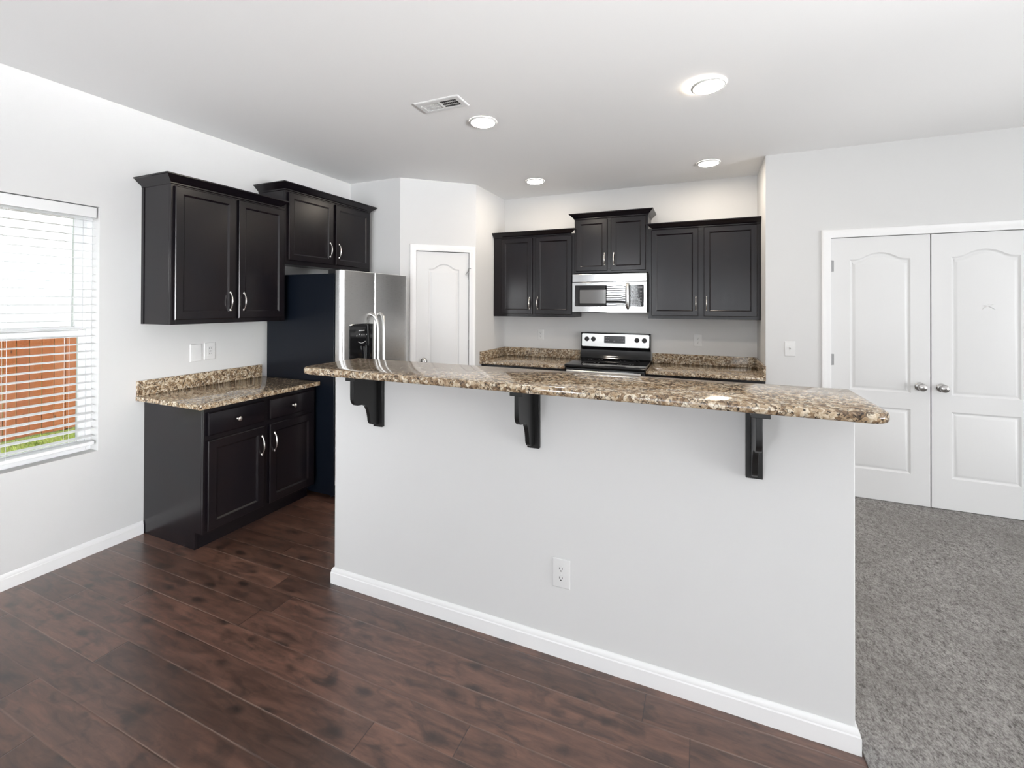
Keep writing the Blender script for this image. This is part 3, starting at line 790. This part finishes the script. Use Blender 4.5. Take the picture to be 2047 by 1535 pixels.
m = MB().prism(rounded(.5475, MW_-.029, .059, .271, (.002, .011, .011, .002), 4), 'y', -DP-.0115, -DP-.004)
cp = m.obj('control_panel', M['black'], t, smooth=30)
MB().box(.655, .700, -DP-.0122, -DP-.0112, .240, .256).obj('clock_display', M['dimmark'], cp)
for r in range(5):
    for c_ in range(3): MB().box(.600+c_*.038, .618+c_*.038, -DP-.0122, -DP-.0112, .080+r*.030, .088+r*.030).obj('key', M['dimmark'], cp)
hx = .563; m = MB()
m.tube([(hx, -DP-.012, .284), (hx, -DP-.040, .280), (hx, -DP-.050, .262), (hx, -DP-.053, .22), (hx, -DP-.054, .165), (hx, -DP-.053, .11), (hx, -DP-.050, .066), (hx, -DP-.040, .047), (hx, -DP-.012, .042)], [.015, .016, .0175, .019, .0195, .019, .0175, .016, .015], 14)
o = m.obj('handle', M['steel_range'], md, smooth=60); o['label'] = 'thick rounded steel handle'
# crumpled protective film on the control panel
m = MB(); random.seed(3); nx, nz = 12, 18; g = []
for i in range(nx+1):
    col_ = []
    for j in range(nz+1):
        u, v_ = i/nx, j/nz; wd = .105*(1-.45*v_)
        col_.append(m.v((.585+u*wd+random.uniform(-.003, .003), -DP-.0135-random.random()*.006, .061+v_*.205+random.uniform(-.003, .003))))
    g.append(col_)
for i in range(nx):
    for j in range(nz): m.face([g[i][j], g[i+1][j], g[i+1][j+1], g[i][j+1]])
fl = m.obj('protective_film', M['film'], t, smooth=10); fl['label'] = 'crumpled clear protective film'
random.seed(7)

# ------------------------------------------------------------------ range
RX0, RW = -1.2235, .755
t = thing('stove', 'black and stainless electric range between the two back counters', 'stove', (RX0, YB, 0), 0)
m = MB().box(0, RW, -.628, -.012, .02, .902)
m.obj('oven_body', M['blacksatin'], t, bevel=.003)
m = MB().prism([(-.05, .903), (-.660, .903), (-.668, .907), (-.668, .918), (-.660, .926), (-.640, .929), (-.05, .929)], 'x', -.004, RW+.004)
ct = m.obj('cooktop', M['black'], t, bevel=.003); ct['label'] = 'glossy black glass cooktop'
for cx, cy, r in ((.20, -.20, .075), (.555, -.20, .095), (.20, -.48, .095), (.555, -.48, .075)):
    for rr in (r, r*.62):
        MB().rings([[(cx+q*cos(2*pi*k/40), cy+q*sin(2*pi*k/40), .9294) for k in range(40)] for q in (rr-.0015, rr+.0015)], cap0=False, cap1=False).obj('burner_ring', M['dimmark'], ct)
# backguard: black shell with a curved lower front
m = MB(); q = [(-.006, .925), (-.075, .929), (-.068, .945), (-.052, .975), (-.046, 1.02), (-.058, 1.045), (-.068, 1.05), (-.058, 1.198), (-.050, 1.203), (-.006, 1.203)]
m.prism(q, 'x', .008, RW-.008); bgd = m.obj('backguard', M['black'], t, bevel=.004, smooth=30)
tilt = (.068-.058)/(1.198-1.05)
def by(z, o=0): return -.068+(z-1.05)*tilt-o
pz = rounded(.022, RW-.022, 1.056, 1.192, (.012,)*4, 4); m = MB()
m.rings([[(x, by(z, .0), z) for x, z in pz], [(x, by(z, .0025), z) for x, z in pz]])
cpn = m.obj('control_panel', M['steel_range'], bgd, smooth=30); cpn['label'] = 'stainless control panel'
pz = rounded(.266, .488, 1.096, 1.173, (.006,)*4, 3); m = MB()
m.rings([[(x, by(z, .002), z) for x, z in pz], [(x, by(z, .0045), z) for x, z in pz]]); m.obj('display', M['blackdull'], bgd, smooth=30)
for x, z, w_ in ((.282, 1.150, .010), (.305, 1.150, .010), (.282, 1.120, .010), (.305, 1.120, .010), (.430, 1.150, .012), (.452, 1.150, .012), (.432, 1.120, .008), (.448, 1.120, .008), (.464, 1.120, .008), (.365, 1.115, .018)):
    MB().box(x, x+w_, by(z)-.0052, by(z)-.0042, z, z+.006).obj('touch_key', M['dimmark'], bgd)
for x in (.077, .148, .609, .684):
    m = MB(); z = 1.134; o3 = (x, by(z, .002), z)
    m.lathe([(.0255, 0), (.0255, .004), (.021, .008), (.019, .020), (.015, .022), (.001, .022)], o3, (0, -1, tilt), 26)
    m.box(x-.0035, x+.0035, by(z)-.029, by(z)-.012, z-.018, z+.018)
    kb = m.obj('knob', M['blacksatin'], bgd, bevel=.001); kb['label'] = 'round black burner knob'
# oven door and handle
m = MB().prism([(-.629, .17), (-.650, .17), (-.655, .20), (-.655, .86), (-.648, .893), (-.629, .896)], 'x', .006, RW-.006)
od = m.obj('oven_door', M['black'], t, bevel=.003); od['label'] = 'black glass oven door'
m = MB(); m.tube([(.030, -.700, .868), (.06, -.704, .868), (RW/2, -.706, .868), (RW-.06, -.704, .868), (RW-.030, -.700, .868)], .0135, 14)
for x in (.075, RW-.075): m.box(x-.012, x+.012, -.70, -.654, .860, .876)
o = m.obj('handle', M['steel_range'], od, smooth=60); o['label'] = 'stainless oven door handle'
MB().box(.006, RW-.006, -.648, -.629, .03, .162).obj('storage_drawer', M['black'], t, bevel=.003)

# ------------------------------------------------------------------ electrical plates (local: front faces -y)
def plate(name, lab, cat, loc, rz, w, h, group=None):
    t = thing(name, lab, cat, loc, rz, group)
    m = MB(); st = [(0, 0), (0, -.003), (.003, -.0055), (.006, -.006)]
    m.rings([[(x, y, z) for x, z in rect(-w/2, w/2, -h/2, h/2, d)] for d, y in st]); m.obj('cover_plate', M['plastic'], t, smooth=25)
    return t
def duplex(t, z):
    m = MB(); q = []
    for i in range(24):
        a = 2*pi*i/24; q.append((.0165*cos(a), max(-.0135, min(.0135, .0165*sin(a)))+z))
    m.prism(q, 'y', -.0078, -.0055); r = m.obj('receptacle', M['plastic'], t, smooth=25)
    m = MB(); m.box(-.0075, -.0053, -.0082, -.0076, z-.002, z+.007); m.box(.0053, .0075, -.0082, -.0076, z-.001, z+.006)
    m.lathe([(.0027, 0), (.0027, .0006)], (0, -.0076, z-.0075), (0, -1, 0), 12)
    m.obj('slots', M['slot'], r)
def screw(t, x, z):
    MB().lathe([(.0032, 0), (.0025, .001)], (x, -.006, z), (0, -1, 0), 12).obj('screw', M['plastic'], t)
t = plate('wall_outlet', 'white duplex outlet low on the front of the half wall', 'outlet', (-.550, IY0, .356), 0, .0785, .124); duplex(t, .0195); duplex(t, -.0195); screw(t, 0, 0)
t = plate('wall_outlet', 'white duplex outlet on the back wall left of the stove', 'outlet', (-1.704, YB, 1.159), 0, .0785, .124); duplex(t, .0195); duplex(t, -.0195); screw(t, 0, 0)
t = plate('wall_outlet', 'white duplex outlet on the back wall right of the stove', 'outlet', (-.025, YB, 1.152), 0, .0785, .124); duplex(t, .0195); duplex(t, -.0195); screw(t, 0, 0)
t = plate('blank_plate', 'blank white cover plate above the short left counter', 'wall plate', (XW, 2.070, 1.151), RL, .082, .126); screw(t, 0, .04); screw(t, 0, -.04)
t = plate('wall_outlet', 'white square-faced outlet above the left counter, beside the blank plate', 'outlet', (XW, 2.168, 1.156), RL, .082, .126)
m = MB().box(-.0167, .0167, -.0085, -.0055, -.033, .033); r = m.obj('receptacle', M['plastic'], t, bevel=.001)
for z in (.018, -.020): MB().box(-.0075, -.0053, -.0090, -.0083, z-.002, z+.007).box(.0053, .0075, -.0090, -.0083, z-.001, z+.006).obj('slots', M['slot'], r)
MB().box(-.007, .007, -.0095, -.0084, -.004, .002).obj('test_button', M['dimmark'], r)
t = plate('light_switch', 'white toggle light switch on the wall beside the closet door', 'switch', (.677, YF, 1.151), 0, .0785, .122)
m = MB(); m.box(-.005, .005, -.0075, -.0055, -.012, .012); m.prism([(-.006, -.006), (-.020, .008), (-.020, .014), (-.006, .008)], 'x', -.0045, .0045)
m.obj('toggle', M['plastic'], t, bevel=.001); screw(t, 0, .03); screw(t, 0, -.03)

# ------------------------------------------------------------------ ceiling lights and vent
def make_can(lab, loc):
    t = thing('recessed_light', lab, 'ceiling light', loc, 0, 'recessed ceiling lights')
    MB().lathe([(.095, 0), (.0955, -.003), (.092, -.008), (.084, -.011), (.078, -.0095), (.076, -.004), (.076, 0)], (0, 0, 0), (0, 0, 1), 40, cap0=False, cap1=False).obj('trim_ring', M['plastic'], t, smooth=50)
    MB().lathe([(.0800, -.003), (.0800, -.0115), (.070, -.0135), (.04, -.015), (.001, -.0155)], (0, 0, 0), (0, 0, 1), 40).obj('lens', M['lens'], t, smooth=60)
    return t
cl0 = make_can('lit recessed ceiling light nearest the photographer, highest in the photo', (.040, 2.755, ZC-.003))
cl0.rotation_euler = (0, radians(-3.0), 0); cl0.location.z = ZC-.006
for (x, y), lab in (((-1.378, 2.722), 'lit recessed ceiling light just beside the ceiling vent'), ((-1.550, 4.240), 'lit recessed ceiling light over the back left cabinet'), ((.064, 4.277), 'lit recessed ceiling light over the back right cabinet')):
    c = copy_tree(cl0); c.rotation_euler = (0, 0, 0); c.location = (x, y, ZC-.0005); c['label'] = lab
m = MB(); m.box(.070, .105, -.045, -.020, .001, .005)
t = thing('ceiling_vent', 'white two-way ceiling register left of the recessed lights', 'vent', (-1.4975, 2.383, ZC), 0)
fo = [(-.158, -.075), (.158, -.075), (.158, .075), (-.158, .075)]
m = MB(); z0 = 0
def vframe(m, o, i, za, zb):
    m.rings([[(x, y, 0) for x, y in o], [(x, y, za) for x, y in o], [(x, y, zb) for x, y in offset(o, .006)], [(x, y, zb) for x, y in i], [(x, y, 0) for x, y in i]], cap0=False, cap1=False)
io = [(-.124, -.046), (.124, -.046), (.124, .046), (-.124, .046)]
vframe(m, fo, io, -.004, -.008); m.box(-.006, .006, -.046, .046, -.008, -.001)
m.obj('vent_frame', M['plastic'], t, smooth=25)
m = MB()
for i in range(9):
    x = .014+i*.0125; m.prism([(x, -.0005), (x+.0012, -.0005), (x+.0085, -.0065), (x+.0073, -.0065)], 'y', -.046, .046)
    x = -x; m.prism([(x, -.0005), (x-.0012, -.0005), (x-.0085, -.0065), (x-.0073, -.0065)], 'y', -.046, .046)
for y in (-.016, .016): m.box(-.124, .124, y-.001, y+.001, -.006, -.003)
m.obj('louvers', M['plastic'], t)
MB().box(-.124, .124, -.046, .046, -.0006, -.0001).obj('vent_throat', M['slot'], t)
MB().tube([(-.13, -.03, -.008), (-.13, -.03, -.016)], .003, 8).obj('damper_lever', M['plastic'], t)

# ------------------------------------------------------------------ outside the window
GZ = -.452
struct('ground', MB().box(-40, XW-T-.02, -30, 40, GZ-.1, GZ), M['soil'])
fen = thing('wooden_fence', 'orange-brown cedar board fence seen through the window', 'fence', (-9.0, 1.5, GZ))
b0 = None
for i in range(42):
    y = 3.071-.134*16+.134*i-1.5
    if b0 is None:
        m = MB().box(-.018, 0, .0035, .1305, .02, 1.575); b0 = m.obj('board', M['fence'], fen, bevel=.002); b = b0
    else: b = b0.copy(); COL.objects.link(b)
    b.location = (0, y, random.uniform(-.008, .008))
for z in (.25, .8, 1.38):
    MB().box(-.06, -.019, -.7, 5.1, z, z+.085).obj('rail', M['fence'], fen)
for y in (-.3, 2.09, 4.5): MB().box(-.15, -.061, y, y+.09, 0, 1.60).obj('post', M['fence'], fen)
me = bpy.data.meshes.new('lawn'); vs = []; fs = []
for i in range(9000):
    x = random.uniform(-8.9, -5.5); y = random.uniform(1.0, 5.2); a = random.uniform(0, 2*pi); h = random.uniform(.03, .085); w_ = random.uniform(.004, .008); ln = random.uniform(-.03, .03)
    k = len(vs); vs += [(x-cos(a)*w_, y-sin(a)*w_, GZ), (x+cos(a)*w_, y+sin(a)*w_, GZ), (x+ln, y+ln*.7, GZ+h)]; fs.append((k, k+1, k+2))
me.from_pydata(vs, [], fs); me.materials.append(M['grass'])
o = bpy.data.objects.new('lawn', me); COL.objects.link(o); tag(o, 'bright green grass at the foot of the cedar fence', 'grass', None, 'stuff')
